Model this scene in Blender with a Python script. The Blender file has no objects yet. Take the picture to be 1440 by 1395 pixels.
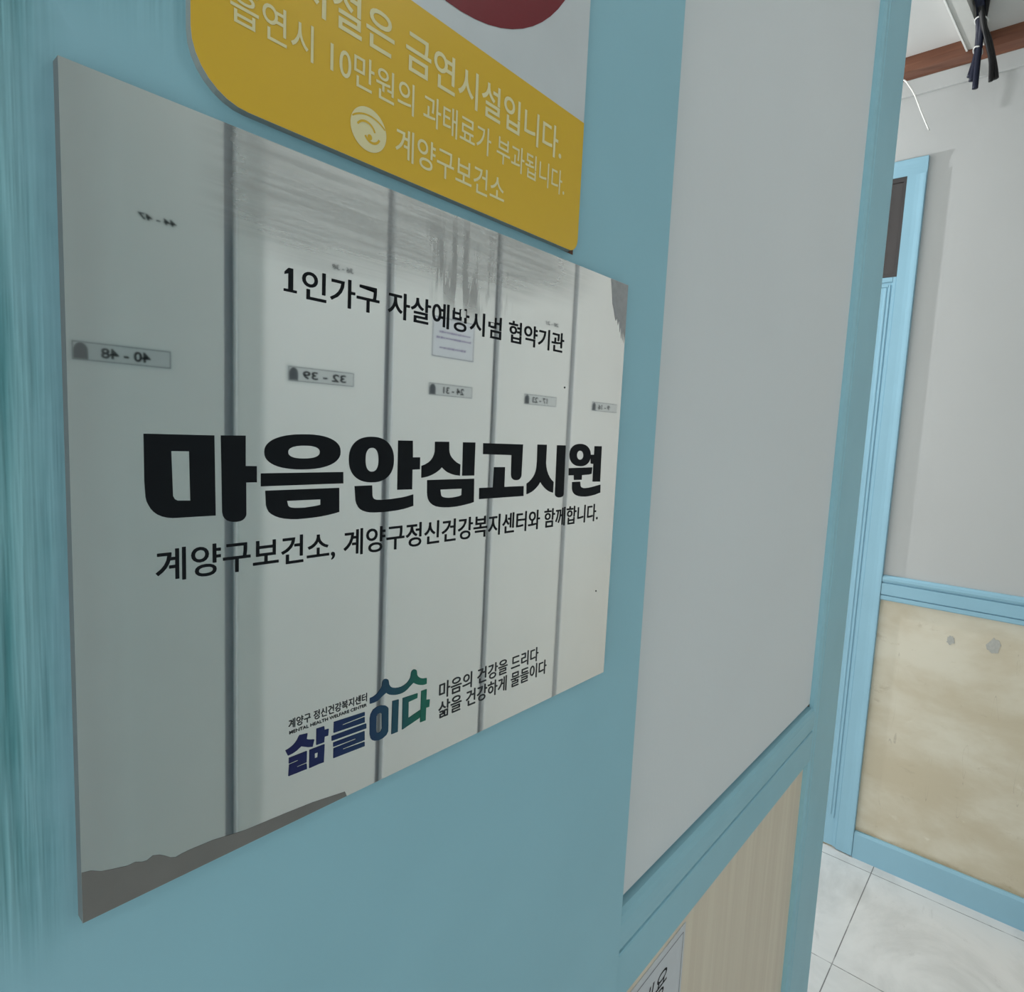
import bpy, bmesh, math, random
from mathutils import Vector, Matrix
random.seed(7)
S = bpy.context.scene
C = S.collection

# ------------------------------------------------------------------ camera
cam_data = bpy.data.cameras.new('camera')
cam = bpy.data.objects.new('camera', cam_data)
C.objects.link(cam)
right = Vector((0.6568962, -0.75257525, 0.04602038))
down = Vector((-0.04868424, -0.10324559, -0.99346374))
fwd = Vector((0.75240762, 0.65036209, -0.10446018))
M = Matrix.Identity(4)
for r in range(3):
    M[r][0], M[r][1], M[r][2] = right[r], -down[r], -fwd[r]
M[2][3] = 1.3
cam.matrix_world = M
cam_data.sensor_fit = 'HORIZONTAL'
cam_data.sensor_width = 36.0
cam_data.lens = 868.509 / 1440 * 36.0
cam_data.clip_start = 0.01
S.camera = cam

# ------------------------------------------------------------------ view, world, lights
S.view_settings.view_transform = 'Standard'
S.view_settings.look = 'None'
S.view_settings.exposure = 0.0
S.view_settings.gamma = 1.0
S.view_settings.use_curve_mapping = False
WORLD_STRENGTH = 1.78
HALL_LAMP = 1.3        # round lamp on the corridor ceiling
BULB = 52.0            # bare bulb round the corner
w = bpy.data.worlds.new('daylight')
S.world = w
w.use_nodes = True
bg = w.node_tree.nodes['Background']
bg.inputs[0].default_value = (0.94, 0.95, 0.925, 1)
bg.inputs[1].default_value = WORLD_STRENGTH

def lamp_light(name, kind, loc, energy, size, color, parent=None):
    d = bpy.data.lights.new(name, kind)
    d.energy = energy
    d.color = color
    if kind == 'AREA':
        d.shape = 'DISK'
        d.size = size
    else:
        d.shadow_soft_size = size
    o = bpy.data.objects.new(name, d)
    o.location = loc
    C.objects.link(o)
    return o
lamp_light('hall_lamp_light', 'AREA', (0.80, -0.62, 2.345), HALL_LAMP, 0.26, (1.0, 0.99, 0.96))
lamp_light('bulb_light', 'POINT', (1.861, 1.50, 1.98), BULB, 0.012, (0.97, 0.985, 1.0))

# ------------------------------------------------------------------ helpers
def srgb(r, g, b):
    f = lambda c: (c / 255 / 12.92) if c / 255 <= 0.04045 else ((c / 255 + 0.055) / 1.055) ** 2.4
    return (f(r), f(g), f(b), 1.0)

class NT:
    """Small wrapper round a material's node tree."""
    def __init__(self, name, rough=0.5, spec=0.4, metallic=0.0):
        self.m = bpy.data.materials.new(name)
        self.m.use_nodes = True
        self.t = self.m.node_tree
        self.n = self.t.nodes
        self.b = self.n['Principled BSDF']
        self.b.inputs['Roughness'].default_value = rough
        self.b.inputs['Specular IOR Level'].default_value = spec
        self.b.inputs['Metallic'].default_value = metallic
        self.co = self.n.new('ShaderNodeTexCoord').outputs['Object']
        self.sep = None
    def link(self, a, b):
        self.t.links.new(a, b)
    def put(self, sock, v):
        if isinstance(v, bpy.types.NodeSocket):
            self.link(v, sock)
        else:
            sock.default_value = v
    def xyz(self, i):
        if self.sep is None:
            self.sep = self.n.new('ShaderNodeSeparateXYZ')
            self.link(self.co, self.sep.inputs[0])
        return self.sep.outputs[i]
    def math(self, op, a, b=0.0, c=0.0, clamp=False):
        x = self.n.new('ShaderNodeMath')
        x.operation = op
        x.use_clamp = clamp
        for s, v in zip(x.inputs, (a, b, c)):
            self.put(s, v)
        return x.outputs[0]
    def step(self, v, a, b):
        x = self.n.new('ShaderNodeMapRange')
        x.interpolation_type = 'SMOOTHSTEP'
        self.put(x.inputs[0], v)
        x.inputs[1].default_value = a
        x.inputs[2].default_value = b
        return x.outputs[0]
    def stepr(self, v, a, b):          # 1 at a, 0 at b  (a < b)
        return self.math('SUBTRACT', 1.0, self.step(v, a, b))
    def noise(self, scale, vec=(1, 1, 1), detail=3.0, rough=0.55, dist=0.0, off=(0, 0, 0)):
        mp = self.n.new('ShaderNodeMapping')
        self.link(self.co, mp.inputs[0])
        mp.inputs['Scale'].default_value = vec
        mp.inputs['Location'].default_value = off
        x = self.n.new('ShaderNodeTexNoise')
        self.link(mp.outputs[0], x.inputs['Vector'])
        x.inputs['Scale'].default_value = scale
        x.inputs['Detail'].default_value = detail
        x.inputs['Roughness'].default_value = rough
        x.inputs['Distortion'].default_value = dist
        return x.outputs[0]
    def mix(self, fac, a, b):
        x = self.n.new('ShaderNodeMix')
        x.data_type = 'RGBA'
        self.put(x.inputs[0], fac)
        self.put(x.inputs[6], a)
        self.put(x.inputs[7], b)
        return x.outputs[2]
    def color(self, v):
        self.put(self.b.inputs['Base Color'], v)
    def bump(self, h, strength=0.2, dist=0.002):
        x = self.n.new('ShaderNodeBump')
        x.inputs['Strength'].default_value = strength
        x.inputs['Distance'].default_value = dist
        self.link(h, x.inputs['Height'])
        self.link(x.outputs[0], self.b.inputs['Normal'])

def plain(name, col, rough=0.5, spec=0.4, metallic=0.0, var=0.05, scale=40):
    k = NT(name, rough, spec, metallic)
    n = k.noise(scale)
    lo = tuple(c * (1 - var) for c in col[:3]) + (1,)
    hi = tuple(min(1, c * (1 + var)) for c in col[:3]) + (1,)
    k.color(k.mix(n, lo, hi))
    return k.m

def to_obj(name, bm, mat, parent=None, smooth=False):
    """Link a bmesh (world coordinates) as one mesh object, under its thing if one is given."""
    me = bpy.data.meshes.new(name)
    off = root_loc(parent) if parent else Vector((0, 0, 0))
    bmesh.ops.translate(bm, verts=bm.verts, vec=-off)
    bmesh.ops.recalc_face_normals(bm, faces=bm.faces)
    bm.to_mesh(me)
    bm.free()
    if smooth:
        for p in me.polygons:
            p.use_smooth = True
    o = bpy.data.objects.new(name, me)
    C.objects.link(o)
    me.materials.append(mat)
    if parent:
        o.parent = parent
    return o

def root_loc(o):
    v = Vector((0, 0, 0))
    while o:
        v += Vector(o.location)
        o = o.parent
    return v

def thing(name, label, cat, loc, group=None):
    o = bpy.data.objects.new(name, None)
    o.empty_display_size = 0.05
    o.location = loc
    C.objects.link(o)
    return tag(o, label, cat, group)

def tag(o, label, cat, group=None):
    o['label'] = label
    o['category'] = cat
    if group:
        o['group'] = group
    return o

def struct(name, bm, mat, parent=None, smooth=False, label=None):
    o = to_obj(name, bm, mat, parent, smooth)
    if not parent:
        o['kind'] = 'structure'
    if label:
        o['label'] = label
    return o

def box(bm, x0, x1, y0, y1, z0, z1, bevel=0.0, seg=2):
    r = bmesh.ops.create_cube(bm, size=1.0)
    vs = r['verts']
    for v in vs:
        v.co = Vector(((x0 + x1) / 2 + v.co.x * (x1 - x0), (y0 + y1) / 2 + v.co.y * (y1 - y0), (z0 + z1) / 2 + v.co.z * (z1 - z0)))
    if bevel > 0:
        es = list({e for v in vs for e in v.link_edges})
        bmesh.ops.bevel(bm, geom=es, offset=bevel, segments=seg, affect='EDGES', profile=0.6)
    return bm

def boxes(*bs, bevel=0.0):
    bm = bmesh.new()
    for b in bs:
        box(bm, *b, bevel=bevel)
    return bm

def prism(bm, prof, axis, a, b):
    """Extrude a closed 2-D profile along an axis: 'x' profile is (y,z), 'y' is (x,z), 'z' is (x,y)."""
    def pt(p, t):
        return {'x': (t, p[0], p[1]), 'y': (p[0], t, p[1]), 'z': (p[0], p[1], t)}[axis]
    A = [bm.verts.new(pt(p, a)) for p in prof]
    B = [bm.verts.new(pt(p, b)) for p in prof]
    n = len(prof)
    for i in range(n):
        bm.faces.new((A[i], A[(i + 1) % n], B[(i + 1) % n], B[i]))
    bm.faces.new(A)
    bm.faces.new(B)
    return bm

def tube(bm, pts, r, seg=10, taper=None):
    pts = [Vector(p) for p in pts]
    # resample with Catmull-Rom
    q = []
    for i in range(len(pts) - 1):
        p0, p1, p2, p3 = pts[max(i - 1, 0)], pts[i], pts[i + 1], pts[min(i + 2, len(pts) - 1)]
        for k in range(6):
            t = k / 6
            q.append(0.5 * ((2 * p1) + (p2 - p0) * t + (2 * p0 - 5 * p1 + 4 * p2 - p3) * t * t + (3 * p1 - p0 - 3 * p2 + p3) * t ** 3))
    q.append(pts[-1])
    rings = []
    up = Vector((0.3, 0.9, 0.2))
    for i, p in enumerate(q):
        d = (q[min(i + 1, len(q) - 1)] - q[max(i - 1, 0)]).normalized()
        u = d.cross(up).normalized()
        v = d.cross(u).normalized()
        rr = r
        rings.append([bm.verts.new(p + (u * math.cos(2 * math.pi * k / seg) + v * math.sin(2 * math.pi * k / seg)) * rr) for k in range(seg)])
    for a, b in zip(rings, rings[1:]):
        for k in range(seg):
            bm.faces.new((a[k], a[(k + 1) % seg], b[(k + 1) % seg], b[k]))
    bm.faces.new(rings[0])
    bm.faces.new(rings[-1])
    return bm

def lathe(bm, prof, c, seg=32):
    """Revolve (r,z) about the vertical through c=(x,y)."""
    rings = []
    for r, z in prof:
        rings.append([bm.verts.new((c[0] + r * math.cos(2 * math.pi * k / seg), c[1] + r * math.sin(2 * math.pi * k / seg), z)) for k in range(seg)])
    for a, b in zip(rings, rings[1:]):
        for k in range(seg):
            bm.faces.new((a[k], a[(k + 1) % seg], b[(k + 1) % seg], b[k]))
    bm.faces.new(rings[0])
    bm.faces.new(rings[-1])
    return bm

def curve_mesh(loops):
    """Fill closed loops (holes by even-odd) and give the flat mesh as (verts, faces) in 2-D."""
    cu = bpy.data.curves.new('fill', 'CURVE')
    cu.dimensions = '2D'
    cu.fill_mode = 'BOTH'
    for l in loops:
        s = cu.splines.new('POLY')
        s.points.add(len(l) - 1)
        for p, q in zip(s.points, l):
            p.co = (q[0] * 10, q[1] * 10, 0, 1)
        s.use_cyclic_u = True
    o = bpy.data.objects.new('fill', cu)
    C.objects.link(o)
    bpy.context.view_layer.update()
    me = bpy.data.meshes.new_from_object(o.evaluated_get(bpy.context.evaluated_depsgraph_get()))
    v = [(a.co.x / 10, a.co.y / 10) for a in me.vertices]
    f = [tuple(p.vertices) for p in me.polygons]
    bpy.data.objects.remove(o)
    bpy.data.curves.remove(cu)
    bpy.data.meshes.remove(me)
    return v, f

def text_mesh(body, offset=0.0, spacing=1.0, shear=0.0):
    cu = bpy.data.curves.new('txt', 'FONT')
    cu.body = body
    cu.offset = offset
    cu.space_character = spacing
    cu.shear = shear
    cu.resolution_u = 4
    o = bpy.data.objects.new('txt', cu)
    C.objects.link(o)
    bpy.context.view_layer.update()
    me = bpy.data.meshes.new_from_object(o.evaluated_get(bpy.context.evaluated_depsgraph_get()))
    v = [(a.co.x, a.co.y) for a in me.vertices]
    f = [tuple(p.vertices) for p in me.polygons]
    bpy.data.objects.remove(o)
    bpy.data.curves.remove(cu)
    bpy.data.meshes.remove(me)
    return v, f

def fit(v, x0, x1, z0, z1):
    """Scale 2-D points to fill a box; x1 < x0 mirrors the run for a face that looks the other way."""
    ax, bx = min(p[0] for p in v), max(p[0] for p in v)
    ay, by = min(p[1] for p in v), max(p[1] for p in v)
    return [(x0 + (p[0] - ax) / (bx - ax) * (x1 - x0), z0 + (p[1] - ay) / (by - ay) * (z1 - z0)) for p in v]

def wall_print(name, shapes, y, mat, parent, thick=0.0002, sgn=-1):
    """Ink on a wall-parallel face: shapes is a list of (verts2d, faces) in (x,z)."""
    bm = bmesh.new()
    for v, f in shapes:
        vs = [bm.verts.new((p[0], y, p[1])) for p in v]
        for q in f:
            try:
                bm.faces.new([vs[i] for i in q])
            except ValueError:
                pass
    me = bpy.data.meshes.new(name)
    off = root_loc(parent)
    bmesh.ops.translate(bm, verts=bm.verts, vec=-off)
    bm.normal_update()
    for fc in bm.faces:
        if fc.normal.y * sgn < 0:
            fc.normal_flip()
    bm.to_mesh(me)
    bm.free()
    me.materials.append(mat)
    o = bpy.data.objects.new(name, me)
    C.objects.link(o)
    o.parent = parent
    return o

def line_text(body, x0, x1, z0, z1, **k):
    v, f = text_mesh(body, **k)
    return fit(v, x0, x1, z0, z1), f

def cut_out(shape, rects):
    """Scrape rectangles (x0,x1,z0,z1) out of flat lettering."""
    v, f = shape
    bm = bmesh.new()
    vs = [bm.verts.new((p[0], 0, p[1])) for p in v]
    for q in f:
        try:
            bm.faces.new([vs[i] for i in q])
        except ValueError:
            pass
    for x0, x1, z0, z1 in rects:
        for co, no in (((x0, 0, 0), (1, 0, 0)), ((x1, 0, 0), (1, 0, 0)), ((0, 0, z0), (0, 0, 1)), ((0, 0, z1), (0, 0, 1))):
            bmesh.ops.bisect_plane(bm, geom=bm.verts[:] + bm.edges[:] + bm.faces[:], plane_co=co, plane_no=no)
        dead = [q for q in bm.faces if x0 < q.calc_center_median().x < x1 and z0 < q.calc_center_median().z < z1]
        bmesh.ops.delete(bm, geom=dead, context='FACES')
    bm.verts.index_update()
    out = [(p.co.x, p.co.z) for p in bm.verts], [tuple(p.index for p in q.verts) for q in bm.faces]
    bm.free()
    return out

def rrect(x0, x1, z0, z1, r, k=8, rs=None):
    """Rounded rectangle outline; rs gives the four radii (bl, br, tr, tl)."""
    rs = rs or (r, r, r, r)
    out = []
    for (cx, cz, a0), q in zip(((x0 + rs[0], z0 + rs[0], math.pi), (x1 - rs[1], z0 + rs[1], 1.5 * math.pi), (x1 - rs[2], z1 - rs[2], 0), (x0 + rs[3], z1 - rs[3], 0.5 * math.pi)), rs):
        for i in range(k + 1):
            a = a0 + i / k * math.pi / 2
            out.append((cx + q * math.cos(a), cz + q * math.sin(a)))
    return out

def ring(cx, cz, rx, rz, k=40):
    return [(cx + rx * math.cos(2 * math.pi * i / k), cz + rz * math.sin(2 * math.pi * i / k)) for i in range(k)]

# ------------------------------------------------------------------ hand-drawn lettering outlines (x, z in metres on the notice)
GLYPHS = {
 'title': [
  [[(0.07640,1.29341),(0.09986,1.29340),(0.10022,1.26365),(0.08522,1.26385),(0.08332,1.26416),(0.08174,1.26468),(0.08032,1.26548),(0.07920,1.26643),(0.07824,1.26764),(0.07756,1.26901),(0.07702,1.27027),(0.07671,1.27182),(0.07643,1.27703)], [(0.08503,1.28754),(0.09105,1.28748),(0.09133,1.26974),(0.08705,1.26997),(0.08602,1.27057),(0.08545,1.27170)]],
  [[(0.10228,1.29346),(0.11156,1.29362),(0.11157,1.28201),(0.11600,1.28189),(0.11602,1.27557),(0.11178,1.27564),(0.11187,1.26349),(0.11169,1.26263),(0.11117,1.26180),(0.11040,1.26117),(0.10943,1.26080),(0.10823,1.26065),(0.10686,1.26070),(0.10568,1.26093),(0.10450,1.26146),(0.10360,1.26228),(0.10301,1.26327),(0.10268,1.26481)]],
  [[(0.15347,1.28780),(0.15337,1.28651),(0.15298,1.28545),(0.15231,1.28449),(0.15137,1.28362),(0.15018,1.28284),(0.14875,1.28216),(0.14710,1.28158),(0.14524,1.28110),(0.14319,1.28073),(0.14096,1.28047),(0.13852,1.28032),(0.13557,1.28029),(0.13266,1.28036),(0.13033,1.28054),(0.12825,1.28082),(0.12638,1.28119),(0.12472,1.28165),(0.12326,1.28220),(0.12201,1.28283),(0.12098,1.28354),(0.12016,1.28433),(0.11957,1.28519),(0.11921,1.28614),(0.11908,1.28731),(0.11918,1.28849),(0.11951,1.28945),(0.12007,1.29032),(0.12086,1.29112),(0.12187,1.29186),(0.12309,1.29252),(0.12452,1.29310),(0.12616,1.29361),(0.12800,1.29403),(0.13005,1.29436),(0.13236,1.29460),(0.13524,1.29475),(0.13818,1.29480),(0.14061,1.29473),(0.14283,1.29454),(0.14488,1.29423),(0.14675,1.29381),(0.14843,1.29328),(0.14989,1.29264),(0.15113,1.29191),(0.15211,1.29107),(0.15284,1.29014),(0.15329,1.28910)], [(0.14353,1.28748),(0.14342,1.28679),(0.14307,1.28627),(0.14248,1.28582),(0.14168,1.28546),(0.14066,1.28517),(0.13945,1.28496),(0.13803,1.28484),(0.13616,1.28480),(0.13431,1.28485),(0.13293,1.28498),(0.13177,1.28519),(0.13081,1.28547),(0.13004,1.28582),(0.12949,1.28625),(0.12915,1.28675),(0.12904,1.28741),(0.12914,1.28807),(0.12947,1.28857),(0.13001,1.28900),(0.13077,1.28936),(0.13173,1.28965),(0.13288,1.28987),(0.13426,1.29001),(0.13610,1.29007),(0.13796,1.29005),(0.13938,1.28995),(0.14060,1.28975),(0.14162,1.28947),(0.14243,1.28912),(0.14303,1.28868),(0.14340,1.28817)]],
  [[(0.11770,1.27905),(0.15500,1.27884),(0.15510,1.27385),(0.11772,1.27391)]],
  [[(0.11955,1.27215),(0.15311,1.27197),(0.15332,1.26141),(0.15044,1.26082),(0.14738,1.26038),(0.14353,1.25998),(0.13975,1.25980),(0.13646,1.25972),(0.13323,1.25974),(0.13045,1.25996),(0.12772,1.26035),(0.12541,1.26097),(0.12351,1.26176),(0.12207,1.26265),(0.12106,1.26355),(0.12032,1.26484),(0.11983,1.26647)], [(0.12874,1.26758),(0.14409,1.26738),(0.14413,1.26502),(0.14177,1.26470),(0.13969,1.26453),(0.13681,1.26433),(0.13398,1.26437),(0.13219,1.26448),(0.13080,1.26472),(0.12982,1.26507),(0.12923,1.26562)]],
  [[(0.18245,1.28416),(0.18241,1.28234),(0.18217,1.28085),(0.18173,1.27952),(0.18110,1.27831),(0.18029,1.27723),(0.17931,1.27628),(0.17817,1.27548),(0.17688,1.27483),(0.17545,1.27433),(0.17388,1.27399),(0.17215,1.27381),(0.17004,1.27380),(0.16794,1.27394),(0.16626,1.27423),(0.16474,1.27465),(0.16337,1.27522),(0.16215,1.27592),(0.16106,1.27674),(0.16013,1.27768),(0.15935,1.27873),(0.15874,1.27989),(0.15828,1.28116),(0.15800,1.28256),(0.15787,1.28427),(0.15792,1.28598),(0.15815,1.28736),(0.15854,1.28862),(0.15911,1.28976),(0.15984,1.29080),(0.16072,1.29172),(0.16176,1.29252),(0.16294,1.29320),(0.16427,1.29374),(0.16576,1.29415),(0.16741,1.29442),(0.16948,1.29454),(0.17157,1.29451),(0.17330,1.29432),(0.17487,1.29397),(0.17632,1.29347),(0.17764,1.29282),(0.17882,1.29201),(0.17985,1.29107),(0.18073,1.29000),(0.18143,1.28880),(0.18195,1.28747),(0.18229,1.28599)], [(0.17380,1.28412),(0.17378,1.28285),(0.17367,1.28188),(0.17346,1.28105),(0.17316,1.28034),(0.17277,1.27975),(0.17230,1.27929),(0.17175,1.27896),(0.17110,1.27876),(0.17025,1.27871),(0.16939,1.27879),(0.16874,1.27901),(0.16818,1.27936),(0.16770,1.27983),(0.16729,1.28043),(0.16696,1.28113),(0.16671,1.28195),(0.16655,1.28290),(0.16648,1.28415),(0.16649,1.28540),(0.16660,1.28634),(0.16680,1.28716),(0.16710,1.28786),(0.16747,1.28844),(0.16793,1.28891),(0.16847,1.28925),(0.16911,1.28946),(0.16995,1.28954),(0.17081,1.28948),(0.17146,1.28928),(0.17203,1.28894),(0.17253,1.28848),(0.17295,1.28789),(0.17329,1.28718),(0.17354,1.28635),(0.17371,1.28539)]],
  [[(0.18477,1.29315),(0.19353,1.29319),(0.19383,1.28519),(0.19841,1.28518),(0.19847,1.27931),(0.19378,1.27925),(0.19397,1.26964),(0.18502,1.26980)]],
  [[(0.16109,1.27246),(0.17042,1.27244),(0.17068,1.26793),(0.17090,1.26710),(0.17132,1.26647),(0.17212,1.26597),(0.17332,1.26566),(0.17584,1.26549),(0.17839,1.26547),(0.18148,1.26556),(0.18463,1.26578),(0.18782,1.26600),(0.19052,1.26634),(0.19479,1.26713),(0.19500,1.26153),(0.19181,1.26085),(0.18910,1.26038),(0.18535,1.25998),(0.18167,1.25980),(0.17805,1.25967),(0.17500,1.25971),(0.17199,1.25979),(0.16952,1.26001),(0.16746,1.26044),(0.16562,1.26109),(0.16426,1.26187),(0.16319,1.26287),(0.16221,1.26453),(0.16171,1.26597)]],
  [[(0.20790,1.29301),(0.21739,1.29309),(0.21758,1.28901),(0.21790,1.28756),(0.21852,1.28629),(0.21952,1.28510),(0.22083,1.28400),(0.22213,1.28312),(0.22344,1.28237),(0.22593,1.28142),(0.22585,1.27550),(0.22378,1.27574),(0.22185,1.27606),(0.21994,1.27652),(0.21803,1.27716),(0.21651,1.27778),(0.21518,1.27858),(0.21398,1.27942),(0.21297,1.28020),(0.21192,1.27927),(0.21063,1.27843),(0.20900,1.27752),(0.20714,1.27671),(0.20540,1.27613),(0.20367,1.27568),(0.20166,1.27534),(0.19966,1.27512),(0.19960,1.28104),(0.20123,1.28145),(0.20282,1.28210),(0.20418,1.28275),(0.20537,1.28362),(0.20633,1.28455),(0.20705,1.28561),(0.20764,1.28690),(0.20793,1.28827)]],
  [[(0.22739,1.29303),(0.23646,1.29304),(0.23651,1.27534),(0.22767,1.27546)]],
  [[(0.20356,1.27391),(0.23661,1.27366),(0.23698,1.26099),(0.23410,1.26044),(0.23111,1.26004),(0.22719,1.25961),(0.22333,1.25933),(0.21889,1.25928),(0.21515,1.25947),(0.21208,1.25984),(0.20964,1.26041),(0.20781,1.26120),(0.20628,1.26219),(0.20518,1.26333),(0.20442,1.26453),(0.20395,1.26612),(0.20371,1.26769)], [(0.21240,1.26876),(0.22770,1.26860),(0.22768,1.26520),(0.22614,1.26476),(0.22435,1.26452),(0.22149,1.26429),(0.21865,1.26425),(0.21646,1.26445),(0.21460,1.26482),(0.21353,1.26529),(0.21302,1.26591)]],
  [[(0.24264,1.29281),(0.27600,1.29256),(0.27585,1.27493),(0.27569,1.27389),(0.27518,1.27312),(0.27435,1.27241),(0.27327,1.27197),(0.27129,1.27183),(0.26994,1.27197),(0.26890,1.27231),(0.26792,1.27290),(0.26725,1.27358),(0.26674,1.27539),(0.26636,1.28634),(0.24286,1.28680)]],
  [[(0.25205,1.27967),(0.26110,1.27955),(0.26125,1.26832),(0.27838,1.26815),(0.27858,1.26224),(0.24117,1.26237),(0.24095,1.26846),(0.25182,1.26838)]],
  [[(0.28960,1.29272),(0.29855,1.29272),(0.29859,1.28167),(0.29907,1.27934),(0.30002,1.27699),(0.30139,1.27470),(0.30317,1.27265),(0.30506,1.27109),(0.30730,1.26973),(0.30733,1.26292),(0.30502,1.26341),(0.30286,1.26407),(0.30068,1.26506),(0.29850,1.26639),(0.29602,1.26822),(0.29397,1.27015),(0.29212,1.26806),(0.28973,1.26631),(0.28783,1.26521),(0.28593,1.26438),(0.28371,1.26365),(0.28149,1.26313),(0.28113,1.26953),(0.28337,1.27053),(0.28535,1.27187),(0.28706,1.27340),(0.28837,1.27512),(0.28927,1.27709),(0.28969,1.27925),(0.28989,1.28258)]],
  [[(0.30899,1.29256),(0.31794,1.29255),(0.31858,1.26161),(0.31836,1.26073),(0.31760,1.26010),(0.31580,1.25962),(0.31361,1.25955),(0.31191,1.25986),(0.31063,1.26045),(0.30985,1.26114),(0.30955,1.26203)]],
  [[(0.34681,1.28646),(0.34683,1.28519),(0.34660,1.28409),(0.34613,1.28309),(0.34544,1.28218),(0.34454,1.28137),(0.34343,1.28068),(0.34215,1.28010),(0.34070,1.27964),(0.33910,1.27932),(0.33734,1.27914),(0.33529,1.27910),(0.33325,1.27919),(0.33149,1.27942),(0.32988,1.27977),(0.32840,1.28024),(0.32707,1.28083),(0.32590,1.28152),(0.32491,1.28232),(0.32410,1.28320),(0.32348,1.28416),(0.32306,1.28521),(0.32284,1.28643),(0.32283,1.28765),(0.32305,1.28870),(0.32348,1.28966),(0.32412,1.29053),(0.32496,1.29132),(0.32599,1.29201),(0.32720,1.29260),(0.32857,1.29307),(0.33011,1.29342),(0.33181,1.29365),(0.33383,1.29374),(0.33587,1.29371),(0.33765,1.29353),(0.33931,1.29322),(0.34084,1.29277),(0.34224,1.29220),(0.34348,1.29152),(0.34454,1.29072),(0.34542,1.28982),(0.34610,1.28882),(0.34656,1.28773)], [(0.33838,1.28636),(0.33837,1.28560),(0.33817,1.28497),(0.33780,1.28443),(0.33728,1.28399),(0.33661,1.28367),(0.33582,1.28348),(0.33486,1.28341),(0.33389,1.28348),(0.33307,1.28369),(0.33235,1.28401),(0.33175,1.28445),(0.33128,1.28498),(0.33097,1.28561),(0.33081,1.28635),(0.33082,1.28710),(0.33101,1.28772),(0.33137,1.28825),(0.33188,1.28869),(0.33254,1.28901),(0.33332,1.28922),(0.33427,1.28929),(0.33524,1.28923),(0.33607,1.28903),(0.33680,1.28871),(0.33741,1.28828),(0.33789,1.28774),(0.33821,1.28711)]],
  [[(0.32281,1.27806),(0.34959,1.27822),(0.34922,1.27388),(0.34596,1.27340),(0.33787,1.27321),(0.33778,1.27014),(0.32929,1.27026),(0.32883,1.27333),(0.32310,1.27338)]],
  [[(0.35098,1.29251),(0.35964,1.29252),(0.36019,1.26820),(0.35104,1.26849),(0.35086,1.28040),(0.34749,1.28080),(0.34703,1.28674),(0.35101,1.28674)]],
  [[(0.32733,1.26901),(0.33631,1.26895),(0.33682,1.26628),(0.33788,1.26523),(0.34036,1.26453),(0.34362,1.26440),(0.34689,1.26451),(0.35060,1.26484),(0.35434,1.26531),(0.36094,1.26612),(0.36129,1.26059),(0.35790,1.25998),(0.35497,1.25945),(0.35121,1.25906),(0.34749,1.25877),(0.34339,1.25869),(0.33932,1.25889),(0.33568,1.25935),(0.33286,1.26003),(0.33066,1.26096),(0.32916,1.26203),(0.32817,1.26343),(0.32758,1.26481)]],
 ],
 'logo': [
  [[(0.13927,1.16478),(0.13884,1.16229),(0.13993,1.16162),(0.14119,1.16117),(0.14261,1.16077),(0.14180,1.15765),(0.14061,1.15794),(0.13935,1.15835),(0.13780,1.15914),(0.13626,1.15986),(0.13520,1.15931),(0.13415,1.15875),(0.13310,1.15842),(0.13206,1.15817),(0.13013,1.15796),(0.12894,1.16071),(0.13020,1.16096),(0.13143,1.16136),(0.13256,1.16190),(0.13351,1.16262),(0.13434,1.16357),(0.13499,1.16470),(0.13544,1.16526)]],
  [[(0.14365,1.16531),(0.14750,1.16518),(0.14769,1.16331),(0.14981,1.16317),(0.14954,1.16008),(0.14774,1.16018),(0.14756,1.15762),(0.14360,1.15772)]],
  [[(0.13059,1.15677),(0.13906,1.15674),(0.13897,1.15150),(0.13438,1.15149),(0.13438,1.15108),(0.13898,1.15100),(0.13917,1.14839),(0.13036,1.14859),(0.13070,1.15368),(0.13487,1.15376),(0.13486,1.15423),(0.13055,1.15418)]],
  [[(0.14031,1.15672),(0.14780,1.15663),(0.14751,1.14824),(0.14486,1.14837),(0.14026,1.14825)], [(0.14286,1.15411),(0.14452,1.15408),(0.14436,1.15174),(0.14296,1.15174)]],
  [[(0.15242,1.16546),(0.16912,1.16473),(0.16916,1.16297),(0.15702,1.16273),(0.15703,1.16223),(0.16918,1.16226),(0.16924,1.15960),(0.15234,1.16030)]],
  [[(0.15137,1.15913),(0.17018,1.15873),(0.17024,1.15628),(0.15141,1.15682)]],
  [[(0.15226,1.15575),(0.16928,1.15527),(0.16940,1.15068),(0.15743,1.15093),(0.15744,1.15043),(0.16942,1.14984),(0.16947,1.14767),(0.15240,1.14817),(0.15248,1.15290),(0.16437,1.15283),(0.16436,1.15334),(0.15230,1.15365)]],
  [[(0.18311,1.16198),(0.18330,1.15311),(0.18326,1.15018),(0.18222,1.14870),(0.18009,1.14781),(0.17754,1.14764),(0.17521,1.14823),(0.17381,1.14907),(0.17295,1.15021),(0.17227,1.15261),(0.17210,1.16053),(0.17254,1.16252),(0.17393,1.16439),(0.17620,1.16509),(0.17873,1.16501),(0.18132,1.16401),(0.18265,1.16286)], [(0.17592,1.16033),(0.17673,1.16133),(0.17820,1.16139),(0.17920,1.16051),(0.17951,1.15295),(0.17870,1.15160),(0.17735,1.15142),(0.17623,1.15229),(0.17594,1.15347)]],
  [[(0.18541,1.16510),(0.18940,1.16470),(0.18930,1.14787),(0.18530,1.14790)]],
  [[(0.19188,1.16457),(0.20162,1.16425),(0.20143,1.16175),(0.19574,1.16139),(0.19587,1.15277),(0.20381,1.15464),(0.20345,1.15043),(0.19201,1.14793)]],
  [[(0.20399,1.16469),(0.20771,1.16466),(0.20761,1.15877),(0.21009,1.15831),(0.20976,1.15440),(0.20769,1.15455),(0.20758,1.14769),(0.20384,1.14779)]],
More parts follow.
